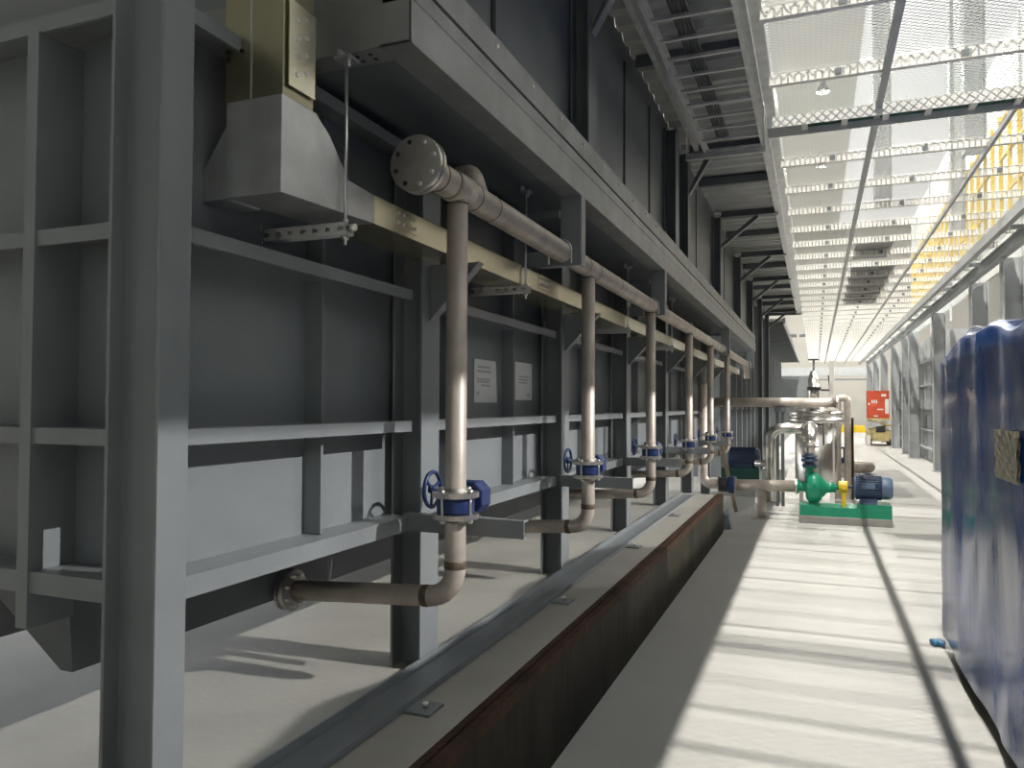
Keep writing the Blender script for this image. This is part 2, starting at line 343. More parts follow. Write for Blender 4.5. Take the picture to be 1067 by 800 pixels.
def make_drop(yp, zel, zv, idx):
    R = .0415; X = HX
    g = 'stainless drop pipes with blue valves'
    lab = {0: 'nearest stainless drop pipe with elbow into flange on the tank', 1: 'second stainless drop pipe down from the header, with blue valve',
           2: 'third stainless drop pipe down from the header, with blue valve', 3: 'fourth stainless drop pipe down from the header, with small blue valve',
           4: 'fifth stainless drop pipe down from the header, with small blue valve', 5: 'sixth and farthest stainless drop pipe from the header'}[idx]
    t = thing('drop_pipe', lab, 'pipe', (X, yp, .8), g)
    pts = elbow([(X, yp, HZ-HR+.012), (X, yp, zel), (-2.07, yp, zel-.045)], .115, 8)
    MB().tube(pts, R, 22).build('pipe', 'mill', t)
    for c, nrm in (((X, yp, zel+.125), (0, 0, 1)), ((X-.125, yp, zel-.008), (1, 0, .06))):
        MB().lathe([(R, -.016), (R+.0018, -.012), (R+.0018, .012), (R, .016)], c, nrm, 22, False).build('weld_seam', 'weld', t)
    MB().ring((X, yp, HZ-HR-.004), (0, 0, 1), R, .004, 22, 6).build('weld_seam', 'weld', t)
    f = MB().lathe([(R+.004, -.01), (.085, 0), (.0875, .003), (.0875, .018), (.0875, .020), (.06, .021), (.06, .024), (.0875, .025), (.0875, .040)], (-2.068, yp, zel-.0448), (-1, 0, 0), 28).build('end_flange', 'flange', t)
    for k in range(8):
        an = 2*PI*(k+.5)/8; p = Vector((-2.068, yp+.066*math.cos(an), zel-.0448+.066*math.sin(an)))
        MB().cyl(p+Vector((.022, 0, 0)), p-Vector((.045, 0, 0)), .008, n=6).build('bolt', 'bolt', f)
    # valve of two flanges, a blue wafer body, gearbox and handwheel
    v = thing('butterfly_valve', {0: 'large blue butterfly valve with handwheel on the nearest drop pipe', 1: 'blue butterfly valve on the second drop pipe', 2: 'blue butterfly valve with handwheel on the third drop pipe',
        3: 'small blue butterfly valve on the fourth drop pipe', 4: 'small blue butterfly valve on the fifth drop pipe', 5: 'small blue butterfly valve on the farthest drop pipe'}[idx], 'valve', (X, yp, zv), 'blue butterfly valves')
    for z0, d in ((zv+.032, 1), (zv-.032, -1)):
        MB().lathe([(R+.001, 0), (.092, 0), (.092, .019), (R+.012, .020), (R+.002, .034)], (X, yp, z0), (0, 0, d), 32).build('flange', 'flange', v)
    bd = MB().lathe([(R+.002, -.031), (.072, -.031), (.074, -.022), (.074, .022), (.072, .031), (R+.002, .031)], (X, yp, zv), (0, 0, 1), 28, False)
    bd.cyl((X-.004, yp+.06, zv), (X-.004, yp+.105, zv), .024, n=14)
    bd.build('valve_body', 'blue', v)
    for k in range(4):
        an = PI/4+k*PI/2+.5; p = Vector((X+.076*math.cos(an), yp+.076*math.sin(an), zv))
        MB().cyl(p+Vector((0, 0, -.066)), p+Vector((0, 0, .066)), .0065, n=8).cyl(p+Vector((0, 0, .051)), p+Vector((0, 0, .063)), .012, n=6).cyl(p-Vector((0, 0, .063)), p-Vector((0, 0, .051)), .012, n=6).build('stud', 'bolt', v)
    gx, gy, gz = X-.005, yp+.150, zv+.018
    gb = MB().prism([(gx-.075, gz-.06), (gx+.045, gz-.065), (gx+.072, gz-.03), (gx+.072, gz+.03), (gx+.04, gz+.062), (gx-.075, gz+.062)], 'Y', gy-.048, gy+.045)
    gb.cyl((gx, gy+.04, gz), (gx, gy+.06, gz), .03, n=18)
    gb.build('gearbox', 'blue', v, bevel=.006)
    wz = gz+.022; wx = gx-.165
    MB().cyl((gx-.07, gy-.02, wz), (wx, gy-.02, wz), .011, n=12).build('wheel_shaft', 'bolt', v)
    hw = MB().ring((wx, gy-.02, wz), (1, 0, 0), .072, .0085, 28, 8).cyl((wx-.012, gy-.02, wz), (wx+.012, gy-.02, wz), .018, n=12)
    for k in range(3):
        an = 2*PI*k/3+.4; hw.bar((wx, gy-.02, wz), (wx, gy-.02+.072*math.cos(an), wz+.072*math.sin(an)), .012, .008, (1, 0, 0))
    hw.build('handwheel', 'blue', v)
ZV = [1.208, 1.203, 1.201, 1.168, 1.164, 1.136]
for i, yp in enumerate(POLES): make_drop(yp, .852, ZV[i], i)

# hangers of the header pipe
GH = 'grey header pipe hangers under the upper beam'
for i, y in enumerate((4.05, 6.57, 11.88, 16.6)):
    t = thing('pipe_hanger', 'grey steel hanger below the upper beam, %s along the header pipe' % ORD[i], 'bracket', (-1.25, y, 2.76), GH)
    MB().box(-1.320, -1.208, y-.008, y, 2.375, 2.762).box(-1.208, -1.200, y-.008, y+.075, 2.375, 2.762).build('hanger_plate', 'paint', t, bevel=.0015)
    MB().box(-1.555, -1.322, y-.008, y-.001, 2.378, 2.462).box(-1.555, -1.322, y-.001, y+.06, 2.378, 2.385).build('saddle_arm', 'paint', t, bevel=.0015)
    MB().box(-1.60, -1.34, y+.02, y+.06, 2.66, 2.70).build('upper_arm', 'paint', t)
    ub = [(HX+.066*math.cos(a_), y-.05, HZ+.066*math.sin(a_)) for a_ in [PI*k/12 for k in range(13)]]
    MB().tube([(HX+.066, y-.05, HZ-.07)]+ub+[(HX-.066, y-.05, HZ-.07)], .005, 8).build('u_bolt', 'bolt', t)

# ---------------------------------------------------------------- upper tank with its base frame, wall and columns
UY0, UY1 = 2.12, 17.2
ut = thing('upper_tank', 'upper dark steel tank carried on the galvanised base frame above the pipes', 'tank', (-1.33, UY0, 2.76))
MB().box(-4.2, -1.335, UY0+.03, UY1, 3.02, 6.2).box(-4.2, -1.335, UY1, 23.2, 4.2, 6.2).build('tank_shell', 'paint_dark', ut)
MB().box(-4.2, -1.31, UY0+.08, UY1-.05, 2.775, 3.02).build('bottom_plate', 'paint_dark', ut)
web = MB().prism([(-1.318, 2.763), (-1.200, 2.763), (-1.200, 2.905), (-1.207, 2.905), (-1.207, 2.772), (-1.318, 2.772)], 'Y', UY0, UY1)
web.build('frame_beam', 'frame', ut, 'galvanised lower beam', bevel=.002)
MB().prism([(-1.305, 2.905), (-1.200, 2.905), (-1.196, 2.908), (-1.205, 2.974), (-1.305, 2.974)], 'Y', UY0, UY1).build('cover_strip', 'frame', ut)
for k in range(14):
    y0 = UY0+.12+k*1.05; MB().box(-1.25, -1.2035, y0, y0+.95, 2.976, 2.988).build('slot_strip', 'black', ut, 'black slot strip')  # black strips laid in for the slots of the trim
MB().prism([(-1.320, 2.974), (-1.252, 2.974), (-1.252, 2.99), (-1.205, 2.99), (-1.205, 3.105), (-1.213, 3.105), (-1.213, 2.998), (-1.320, 2.998)], 'Y', UY0, UY1).build('angle_trim', 'frame', ut)
for k in range(30):
    y0 = UY0+.3+k*.42; MB().cyl((-1.208, y0, 3.065), (-1.197, y0, 3.065), .009, n=6).build('trim_bolt', 'bolt', ut)
MB().box(-4.2, -1.20, UY0, UY0+.009, 2.763, 3.02).box(-4.2, -1.320, UY0+.009, UY0+.10, 2.763, 2.772).build('end_beam', 'frame', ut, bevel=.002)
for xx in (-1.37, -1.42):
    for yy in (UY0+.035, UY0+.07): MB().cyl((xx, yy, 2.7615), (xx, yy, 2.764), .008, n=10).build('bolt_hole', 'black', ut)
MB().box(-4.2, -1.32, UY0, UY0+.03, 3.02, 6.2).build('end_panel', 'paint', ut)
for y in (3.1, 5.62, 6.55, 9.35, 12.4, 15.3):
    MB().box(-1.334, -1.328, y-.02, y+.02, 3.11, 4.2).build('panel_seam', 'black', ut)
# upper columns with cantilever braces
UC = [4.33, 7.30, 8.05, 10.95, 14.0, 16.8, 19.7, 22.6]
GU = 'upper wall columns'
for i, y in enumerate(UC):
    t = thing('wall_column', 'dark upper wall column with pale flange, %s from the near end' % ORD[i], 'column', (-1.3, y, 3.11 if y < 17 else 0), GU)
    y0 = y-.09; y1 = y+.09
    z1 = 6.1 if i == 0 else 4.24
    MB().prism(hsec(-1.329, -1.215, y0, y1, .01, .012), 'Z', 3.11 if y < 17 else 0, z1).build('shaft', 'paint_dark', t, bevel=.002)
    if i not in (1,):
        zt = 4.22
        x1 = -.98 if i in (0, 2) else -.72
        MB().bar((-1.215, y, zt-.42), (x1, y, zt-.03), .075, .010, (-.7, 0, .7)).build('brace_flange', 'paint', t)
        MB().prism([(-1.215, zt-.42), (x1, zt-.03), (x1, zt), (x1-.05, zt), (-1.215, zt-.36)], 'Y', y-.006, y+.006).build('brace_web', 'paint_dark', t)
        if i > 0: MB().box(-1.215, -.46, y-.06, y+.06, zt, zt+.012).box(-1.215, -.46, y-.006, y+.006, zt+.012, zt+.10).build('cantilever_beam', 'paint_dark', t)

# upper walkway of corrugated deck along the upper tank
wk = thing('side_walkway', 'upper side walkway with dark corrugated underside and pale edge channel', 'walkway', (-.9, 2.0, 4.33), None)
prof = []
n = 60; y = 3.0
top = []; bot = []
y = -4.0  # deck run on out of view to keep lamp light off the plinth
while y < 23.2:
    for dy, dz in ((0, 0), (.08, 0), (.12, .05), (.20, .05)): top.append((y+dy, 4.345+dz))
    y += .24
poly = top+[(p[0], p[1]+.006) for p in reversed(top)]
MB().prism(poly, 'X', -1.334, -.50).build('deck', 'corr', wk)
MB().box(-4.2, -1.334, -4, 2.10, 4.345, 4.40).build('shade_deck', 'corr', wk)  # unseen deck added to block lamp light from riser and end panel
MB().prism([(-.50, 4.24), (-.41, 4.24), (-.41, 4.25), (-.49, 4.25), (-.49, 4.41), (-.41, 4.41), (-.41, 4.42), (-.50, 4.42)], 'Y', -4, 23.2).build('edge_channel', 'galv', wk)
MB().prism([(-.408, 4.26), (-.32, 4.26), (-.32, 4.46), (-.326, 4.46), (-.326, 4.267), (-.408, 4.267)], 'Y', -4, 23.2).build('toe_plate', 'galv', wk)
MB().box(-1.11, -1.07, 2.2, 7.7, 4.14, 4.33).build('joist', 'galv', wk)
for y in (3.3, 5.9, 9.4, 12.4, 15.4, 18.2, 21.2): MB().box(-1.30, -.50, y-.04, y+.04, 4.25, 4.345).build('cross_beam', 'paint_dark', wk)
MB().box(-1.30, -.37, 23.2, 23.21, 4.20, 4.46).build('end_plate', 'paint_dark', wk)

# cable ladder hung below the walkway
cl = thing('cable_ladder', 'galvanised cable ladder with dark cables hanging under the near walkway', 'cable ladder', (-.68, 2.4, 3.9))
for x in (-.935, -.435): MB().prism([(x, 3.90), (x+.028, 3.90), (x+.028, 3.903), (x+.003, 3.903), (x+.003, 3.977), (x+.028, 3.977), (x+.028, 3.98), (x, 3.98)], 'Y', 2.4, 7.25).build('side_rail', 'galv', cl)
for k in range(17):
    y = 2.55+k*.28; MB().box(-.932, -.435, y, y+.028, 3.905, 3.925).build('rung', 'galv', cl)
for k in range(5): MB().tube([(-.78+.022*k, 2.4+.9*j, 3.938+.003*((j+k) % 2)) for j in range(6)], .0095, 8).build('cable', 'cable_black', cl)
for y in (3.95, 7.05):
    MB().box(-1.10, -.40, y, y+.041, 3.855, 3.897).build('hanger_rail', 'galv', cl)
    for x in (-1.09, -.415): MB().cyl((x, y+.02, 3.85), (x, y+.02, 4.345), .006, n=8).build('hanger_rod', 'bolt', cl)

# ---------------------------------------------------------------- zinc cable trunking with its riser
tr = thing('cable_trunking', 'bright zinc cable trunking running along the tank top with a flared riser', 'cable trunking', (-1.58, 1.8, 2.24))
TX0, TX1, TZ0, TZ1 = -1.645, -1.44, 2.235, 2.335
MB().box(TX0, TX1, 2.30, 16.2, TZ0, TZ1).build('straight_run', 'tray', tr)
for y in (5.06, 7.0, 9.0, 11.0): MB().box(TX0-.003, TX1+.003, y-.01, y+.01, TZ0-.003, TZ1+.003).build('joint_strap', 'tray', tr)
for y in (2.52, 4.1): 
    s = MB().box(TX1, TX1+.004, y-.09, y+.09, TZ0+.02, TZ1-.01).build('splice_plate', 'tray', tr)
    for dy in (-.06, -.02, .02, .06):
        for dz in (.04, .075): MB().cyl((TX1+.003, y+dy, TZ0+dz), (TX1+.011, y+dy, TZ0+dz), .007, n=6).build('bolt', 'bolt', s)
ef = MB().prism([(1.795, 2.215), (2.30, 2.235), (2.30, 2.335), (2.14, 2.345), (2.03, 2.46), (1.965, 2.50), (1.965, 2.505), (1.795, 2.505)], 'X', TX0, TX1)
ef.build('flared_elbow', 'galv', tr, bevel=.002)
MB().prism([(TX0, 2.215), (TX0, 2.44), (-1.77, 2.26), (-1.80, 2.255), (-2.4, 2.255), (-2.4, 2.215)], 'Y', 1.80, 1.95).build('side_branch', 'galv', tr)
rs = MB().box(-1.655, -1.475, 1.800, 1.804, 2.505, 4.2).box(-1.655, -1.651, 1.804, 1.955, 2.505, 4.2).box(-1.450, -1.446, 1.804, 1.95, 2.505, 4.2).box(-1.475, -1.440, 1.797, 1.801, 2.505, 4.2)
rs.build('riser', 'riser', tr)
MB().box(-1.560, -1.555, 1.797, 1.80, 2.505, 4.2).build('riser_seam', 'galv', tr)
for k in range(4):
    for j in range(2): MB().cyl((TX1-.006, 1.86+.045*j, 2.585+.055*k+.02*j), (TX1+.009, 1.86+.045*j, 2.585+.055*k+.02*j), .0085, n=6).build('bolt', 'bolt', tr)
MB().box(TX1, TX1+.005, 1.82, 1.945, 2.54, 2.80).build('splice_plate', 'tray', tr)
for x, z in ((-1.64, 2.66), (-1.59, 2.655), (-1.64, 2.635)): MB().cyl((x, 1.793, z), (x, 1.80, z), .007, n=8).build('rivet', 'black', tr)
GT = 'trapeze hangers under the cable trunking'
for i, y in enumerate((2.10, 3.77, 6.14, 8.2)):
    t = thing('trapeze_hanger', 'perforated strut and thin rod hanger under the trunking, %s along' % ORD[i], 'hanger', (-1.58, y, 2.18), GT)
    st = MB(); x0, x1, z0, z1 = -1.752, -1.405, 2.168, 2.209
    if i == 0: z0, z1 = 2.150, 2.190
    else: z0, z1 = 2.192, 2.232
    n = 7; wdt = (x1-x0)/n
    for k in range(n):
        xa, xb = x0+k*wdt, x0+(k+1)*wdt
        st.box(xa, xa+.014, y-.021, y-.018, z0, z1).box(xb-.014, xb, y-.021, y-.018, z0, z1).box(xa+.014, xb-.014, y-.021, y-.018, z0, z0+.013).box(xa+.014, xb-.014, y-.021, y-.018, z1-.013, z1)
    st.box(x0, x1, y-.018, y+.020, z0, z0+.003).box(x0, x1, y+.017, y+.020, z0+.003, z1)
    st.build('strut', 'strut', t)
    zt = 2.76
    MB().cyl((-1.425, y, z0-.03), (-1.425, y, zt-.02), .0055, n=8).build('threaded_rod', 'bolt', t)
    MB().cyl((-1.425, y, z0-.014), (-1.425, y, z0), .012, n=6).cyl((-1.425, y, z1), (-1.425, y, z1+.012), .012, n=6).build('nut', 'bolt', t)
    cb = MB().box(-1.455, -1.395, y-.03, y+.03, zt-.035, zt-.025).box(-1.45, -1.44, y-.02, y+.02, zt-.025, zt+.002).cyl((-1.41, y-.01, zt-.06), (-1.41, y-.01, zt-.02), .007, n=8)
    cb.build('beam_clamp', 'galv', t)
    if i == 0:
        e = MB().cyl((-1.405, y-.015, z0+.02), (-1.375, y-.015, z0+.02), .012, n=8).cyl((-1.74, y-.035, z0+.03), (-1.74, y-.035, z1+.015), .006, n=8).cyl((-1.74, y-.03, z0-.015), (-1.74, y-.03, z0+.01), .006, n=8)
        e.build('end_bolt', 'bolt', t)

# ---------------------------------------------------------------- notices on the tank side
def notice(y0, y1, z0, z1, label, lines, tilt=0.0):
    t = thing('notice', label, 'paper notice', (XW+.001, (y0+y1)/2, z0), 'paper notices on the tank')
    sh = MB().add([(XW+.003, y0, z0), (XW+.003, y1+tilt, z0), (XW+.003, y1, z1), (XW+.003, y0, z1), (XW+.0045, y0, z0), (XW+.0045, y1+tilt, z0), (XW+.0045, y1, z1), (XW+.0045, y0, z1)],
                  [(0, 1, 2, 3), (4, 5, 6, 7), (0, 1, 5, 4), (1, 2, 6, 5), (2, 3, 7, 6), (3, 0, 4, 7)])
    sh.build('sheet', 'paper', t)
    for fa, fb, fz, h in lines:
        ya, yb = y0+(y1-y0)*fa, y0+(y1-y0)*fb; zz = z0+(z1-z0)*fz
        MB().box(XW+.0046, XW+.0049, ya, yb, zz, zz+h).build('printed_line', 'ink', t)
notice(3.79, 4.09, 1.612, 1.852, 'larger white paper notice on the tank just right of the nearest drop pipe', [(.15, .75, .80, .012), (.12, .78, .70, .012), (.12, .72, .52, .010), (.12, .70, .46, .010), (.3, .72, .38, .010), (.12, .22, .18, .018)], .02)
notice(4.40, 4.70, 1.630, 1.868, 'white paper notice on the tank between stiffener and second drop pipe', [(.2, .8, .60, .010), (.2, .75, .52, .010), (.2, .7, .44, .010), (.7, .85, .10, .02)])
notice(3.37, 3.60, 1.602, 1.835, 'white paper notice half hidden behind the nearest drop pipe', [(.25, .35, .55, .02)])

# ---------------------------------------------------------------- floor channel, edge angle
rl = thing('floor_channel', 'long grey steel channel bolted along the concrete plinth beside the columns', 'channel', (-1.5, 1.0, SL))
MB().prism([(-1.565, SL+.006), (-1.405, SL+.006), (-1.405, SL+.03), (-1.411, SL+.03), (-1.411, SL+.014), (-1.556, SL+.014), (-1.556, SL+.052), (-1.565, SL+.052)], 'Y', -1.0, 9.7).build('channel', 'paint', rl)
for k, y in enumerate((1.3, 2.53, 4.2, 6.03, 7.9)):
    MB().box(-1.405, -1.30, y-.06, y+.06, SL, SL+.010).build('foot_plate', 'paint', rl)
    MB().cyl((-1.345, y, SL+.01), (-1.345, y, SL+.03), .012, n=6).build('anchor_bolt', 'bolt', rl)
ea = MB().prism([(KX-.075, SL), (KX-.075, SL+.012), (KX-.045, SL+.012), (KX-.043, SL+.003), (KX-.034, SL+.003), (KX-.032, SL+.014), (KX+.003, SL+.014), (KX+.004, SL-.035), (KX-.002, SL-.035), (KX-.002, SL)], 'Y', -3, 10.0)
tag(ea.build('edge_angle', 'rust'), 'rusty steel edge angle along the top of the dark kerb', 'edge angle')

# ---------------------------------------------------------------- overhead mesh floor
GZ = 4.12
CLIPS = ((.15, .0), (1.0, .0), (1.85, .0))
gp = thing('grating_panel', 'overhead expanded mesh panel', 'grating panel', (-.33, 0.77, GZ), 'overhead expanded mesh panels')
sh = MB().box(-.33, 2.72, 0.79, 1.86, GZ+.098, GZ+.100); sh.build('mesh_sheet', 'mesh', gp)
ed = MB().box(-.33, 2.72, .77, .82, GZ, GZ+.004)
nt_ = 61
for k in range(nt_): xx = -.33+3.05*k/nt_; ed.box(xx, xx+.034, .818, .821, GZ+.004, GZ+.090)
ed.box(-.33, 2.72, .818, .824, GZ+.084, GZ+.098)
ed.build('edge_flange', 'white', gp)
for cx, _ in CLIPS: MB().box(cx, cx+.05, .795, .817, GZ+.03, GZ+.075).build('clip', 'paint', gp)
gp['label'] = 'first overhead expanded mesh panel, nearest the viewer'
for k in range(1, 43):
    dup(gp, (0, 1.1*k, 0), ('%s overhead expanded mesh panel counted from the near end' % ordn(k)))
GM = 'long rails carrying the overhead mesh'
for x, wd, z, lab in ((.475, .05, GZ-.055, 'long thin rail under the overhead mesh, nearer the tank'), (1.55, .032, GZ-.04, 'long thin rail under the overhead mesh, nearer the blue crate'),):
    tag(MB().box(x, x+wd, 1, 48, z, z+.05).build('mesh_rail', 'paint_light'), lab, 'rail', GM)
eg = thing('edge_girder', 'long pale double girder on the column tops along the mesh edge', 'girder', (2.73, 1, GZ))
MB().prism([(2.30, GZ-.16), (2.38, GZ-.16), (2.38, GZ-.15), (2.31, GZ-.15), (2.31, GZ-.02), (2.38, GZ-.02), (2.38, GZ-.01), (2.30, GZ-.01)], 'Y', 1, 48).build('inner_rail', 'paint_light', eg)
MB().prism([(2.66, GZ-.20), (2.78, GZ-.20), (2.78, GZ-.19), (2.725, GZ-.19), (2.725, GZ-.03), (2.78, GZ-.03), (2.78, GZ-.015), (2.66, GZ-.015), (2.66, GZ-.03), (2.715, GZ-.03), (2.715, GZ-.19), (2.66, GZ-.19)], 'Y', 1, 48).build('outer_beam', 'paint_light', eg)
for k in range(15): y = 3+k*3; MB().box(2.38, 2.66, y, y+.06, GZ-.12, GZ-.06).build('cross_tie', 'paint_light', eg)
# cable ladder crossing below the mesh
xl = thing('cable_ladder', 'bright cable ladder crossing the walkway below the mesh with green cables inside', 'cable ladder', (1.0, 7.05, GZ-.12))
for y in (6.93, 7.19): MB().box(-.38, 2.9, y-.005, y+.005, GZ-.11, GZ-.012).build('side_rail', 'white', xl)
for k in range(10):
    x = -.1+k*.32; MB().box(x, x+.05, 6.935, 7.185, GZ-.075, GZ-.055).build('rung', 'white', xl)
MB().box(-.38, -.1, 6.935, 7.185, GZ-.11, GZ-.10).build('end_plate', 'paint', xl)
for k in range(6): MB().tube([(-.3+.65*j, 6.965+.038*k+.006*((j*3+k) % 3), GZ-.035) for j in range(6)], .019, 8).build('cable', 'cable', xl)

# ---------------------------------------------------------------- right-hand row of columns
GR = 'pale grey columns of the far row'
RC = [13.7, 16.3, 21.3, 26.6, 28.6, 32.6, 37.5, 42.5, 47.5]
for i, y in enumerate(RC):
    x0, x1 = 2.70, 2.98
    lab = ['pale column rising behind the blue wrapped crate, first above its top', 'pale column rising behind the blue wrapped crate, second above its top',
           'pale column just beyond the blue crate, standing clear beside its edge', 'pale column in the far row, nearer one of the close pair', 'pale column in the far row, farther one of the close pair',
           'pale column in the far row standing beside the red panel', 'pale column behind the lift with the red panel', 'second last pale column of the far row', 'last pale column of the far row at the end wall'][i]
    t = thing('support_column', lab, 'column', ((x0+x1)/2, y, 0), GR)
    MB().prism(hsec(x0, x1, y, y+.26, .014, .018), 'Z', .02, GZ-.2).build('shaft', 'paint_light', t, bevel=.003)
    MB().box(x0-.04, x1+.04, y-.04, y+.30, 0, .02).build('base_plate', 'paint_light', t)
rt_ = thing('rib_panel_tank', 'light grey ribbed tank wall behind the far column row', 'tank', (3.15, 22.4, 0))
MB().box(3.1, 5.5, 22.4, 36, .02, 3.6).build('tank_shell', 'paint_light', rt_)
for z in (.35, .9, 1.5, 2.2, 2.9): MB().box(3.0, 3.1, 22.4, 36, z, z+.05).build('horizontal_stiffener', 'paint_light', rt_)
for k in range(9): y = 22.9+k*1.5; MB().box(3.03, 3.1, y, y+.02, .02, 3.6).build('vertical_stiffener', 'paint_light', rt_)
# near-black block added for the dark openings behind the far row
dm = thing('dark_block_frame', 'added dark block with orange posts and pale beam above the blue crate', 'dark_block', (4.2, 13, 0))
MB().box(4.6, 5.6, -5, 22.3, 0, 3.95).build('shade_block', 'dark_block', dm)  # lengthened and raised to keep low lamp light off the floor
for y in (11.0, 13.0, 15.2, 17.6, 19.4, 21.0): MB().box(4.42, 4.5, y, y+.08, 0, 4.0).build('post', 'orange', dm)
MB().bar((4.3, 9.5, 2.9), (4.3, 22.2, 3.0), .08, .16).build('crossbeam', 'paint_light', dm)
MB().bar((4.36, 9.5, 3.55), (4.36, 22.2, 3.55), .03, .03).build('guard_rail', 'yellow', dm)

# ---------------------------------------------------------------- far-left row: second ribbed tank wall
lt = thing('rib_panel_tank', 'long grey tank wall with close vertical ribs far along the left', 'tank', (-2.1, 18, 0))
MB().box(-4.6, -2.0, 17.6, 46, 0, 4.0).build('tank_shell', 'paint', lt)
for k in range(20):
    y = 17.7+k*1.45; MB().box(-2.0, -1.78, y, y+.10, .05, 4.0).build('vertical_rib', 'paint', lt)
MB().box(-2.0, -1.86, 17.65, 46, 1.5, 1.56).build('horizontal_stiffener', 'paint', lt)
lw = thing('side_walkway', 'farther and narrower side walkway with ribbed dark underside', 'walkway', (-1.5, 18, 4.1))
MB().box(-2.0, -.84, 23.4, 46, 4.11, 4.13).box(-2.0, -1.36, 17.6, 23.4, 4.11, 4.13).build('deck', 'corr', lw)
for k in range(36): y = 17.8+k*.78; MB().box(-2.0, -.87 if y > 23.4 else -1.36, y, y+.06, 4.02, 4.11).build('cross_beam', 'paint', lw)
MB().box(-.87, -.80, 23.4, 46, 4.0, 4.16).build('edge_channel', 'galv', lw)
for x in (-.78, -.5): MB().box(x, x+.18, 27.2, 28.4, GZ-.12, GZ-.02).build('hung_box', 'paint_light', lw)

# ---------------------------------------------------------------- green pump set
YP = 11.45
ps = thing('pump_set', 'green centrifugal pump with yellow coupling guard and navy motor on green base', 'pump', (.36, YP, 0))
MB().box(-.225, .935, YP-.22, YP+.30, 0, .10).build('plinth', 'plinth', ps, 'grey grout plinth', bevel=.008)
sk = MB().prism([(YP-.20, .10), (YP+.26, .10), (YP+.26, .115), (YP-.188, .115), (YP-.188, .215), (YP+.26, .215), (YP+.26, .23), (YP-.20, .23)], 'X', -.215, .93)
sk.box(.52, .93, YP-.19, YP+.25, .23, .285).box(-.215, -.02, YP-.19, YP+.25, .23, .245)
sk.build('base_frame', 'green', ps, bevel=.003)
AX, AZ = .0, .475
vol = MB()
pts = []; rr = []
for k in range(25):
    an = -PI*.55+2*PI*k/24; g_ = .075+.036*k/24
    pts.append((-.03, YP+(.115+.02*k/24)*math.cos(an)*.0+(.118)*math.cos(an), AZ+.118*math.sin(an))); rr.append(g_)
vol.tube(pts, rr, 14)
vol.lathe([(.12, -.085), (.15, -.07), (.165, -.02), (.165, .055), (.12, .075)], (-.035, YP, AZ), (1, 0, 0), 28, False)
vol.lathe([(.062, .10), (.058, .18), (.052, .24), (.058, .262), (.09, .264), (.09, .284)], (-.085, YP, AZ), (0, 0, 1), 24, False)
vol.lathe([(.10, .05), (.072, .09), (.066, .13), (.07, .155), (.098, .156), (.098, .178)], (-.07, YP, AZ), (-1, 0, 0), 24, False)
vol.box(-.10, .02, YP-.10, YP-.05, .23, AZ-.08).box(-.10, .02, YP+.05, YP+.10, .23, AZ-.08).box(-.13, .05, YP-.13, YP+.13, .23, .25)
vol.build('volute_casing', 'green', ps)
MB().lathe([(.165, .05), (.165, .075), (.15, .08), (.125, .13), (.075, .17), (.06, .26), (.07, .262), (.07, .285), (.05, .287), (.022, .29), (.022, .36)], (-.035, YP, AZ), (1, 0, 0), 28, False).build('bearing_housing', 'green', ps)
for k in range(8):
    an = 2*PI*(k+.5)/8; p = Vector((.018, YP+.14*math.cos(an), AZ+.14*math.sin(an))); MB().cyl(p, p+Vector((.02, 0, 0)), .011, n=6).build('casing_bolt', 'bolt', ps)
gd = MB().lathe([(.03, 0), (.082, 0), (.085, .01), (.085, .105), (.082, .115), (.03, .115)], (.285, YP-.0, AZ+.015), (1, 0, 0), 24, False)
gd.box(.325, .375, YP-.125, YP-.085, .205, AZ-.02).box(.325, .375, YP+.085, YP+.125, .235, AZ-.02).box(.325, .375, YP-.125, YP-.06, AZ-.04, AZ+.01)
gd.build('coupling_guard', 'yellow', ps)
mo = MB().lathe([(.05, 0), (.135, 0), (.145, .012), (.145, .35)], (.475, YP, AZ+.02), (1, 0, 0), 36, False)
for k in range(28):
    an = 2*PI*k/28; c_, s_ = math.cos(an), math.sin(an)
    mo.bar((.50, YP+.15*c_, AZ+.02+.15*s_), (.815, YP+.15*c_, AZ+.02+.15*s_), .007, .03, (0, c_, s_))
mo.cyl((.40, YP, AZ+.02), (.48, YP, AZ+.02), .022, n=12)
mo.box(.55, .76, YP-.15, YP+.15, .285, .36).box(.575, .735, YP-.19, YP-.12, .285, .325)
mt_ = mo.build('motor', 'navy', ps)
MB().lathe([(.148, 0), (.152, .01), (.150, .10), (.130, .135), (.06, .14)], (.815, YP, AZ+.02), (1, 0, 0), 32, False).build('fan_cowl', 'motor_end', mt_, 'lighter blue fan cowl')
MB().ring((.64, YP, AZ+.195), (0, 1, 0), .022, .006, 16, 6).build('lifting_eye', 'navy', mt_)
MB().box(.56, .73, YP-.172, YP-.155, AZ+.02, AZ+.10).build('terminal_box', 'motor_end', mt_)

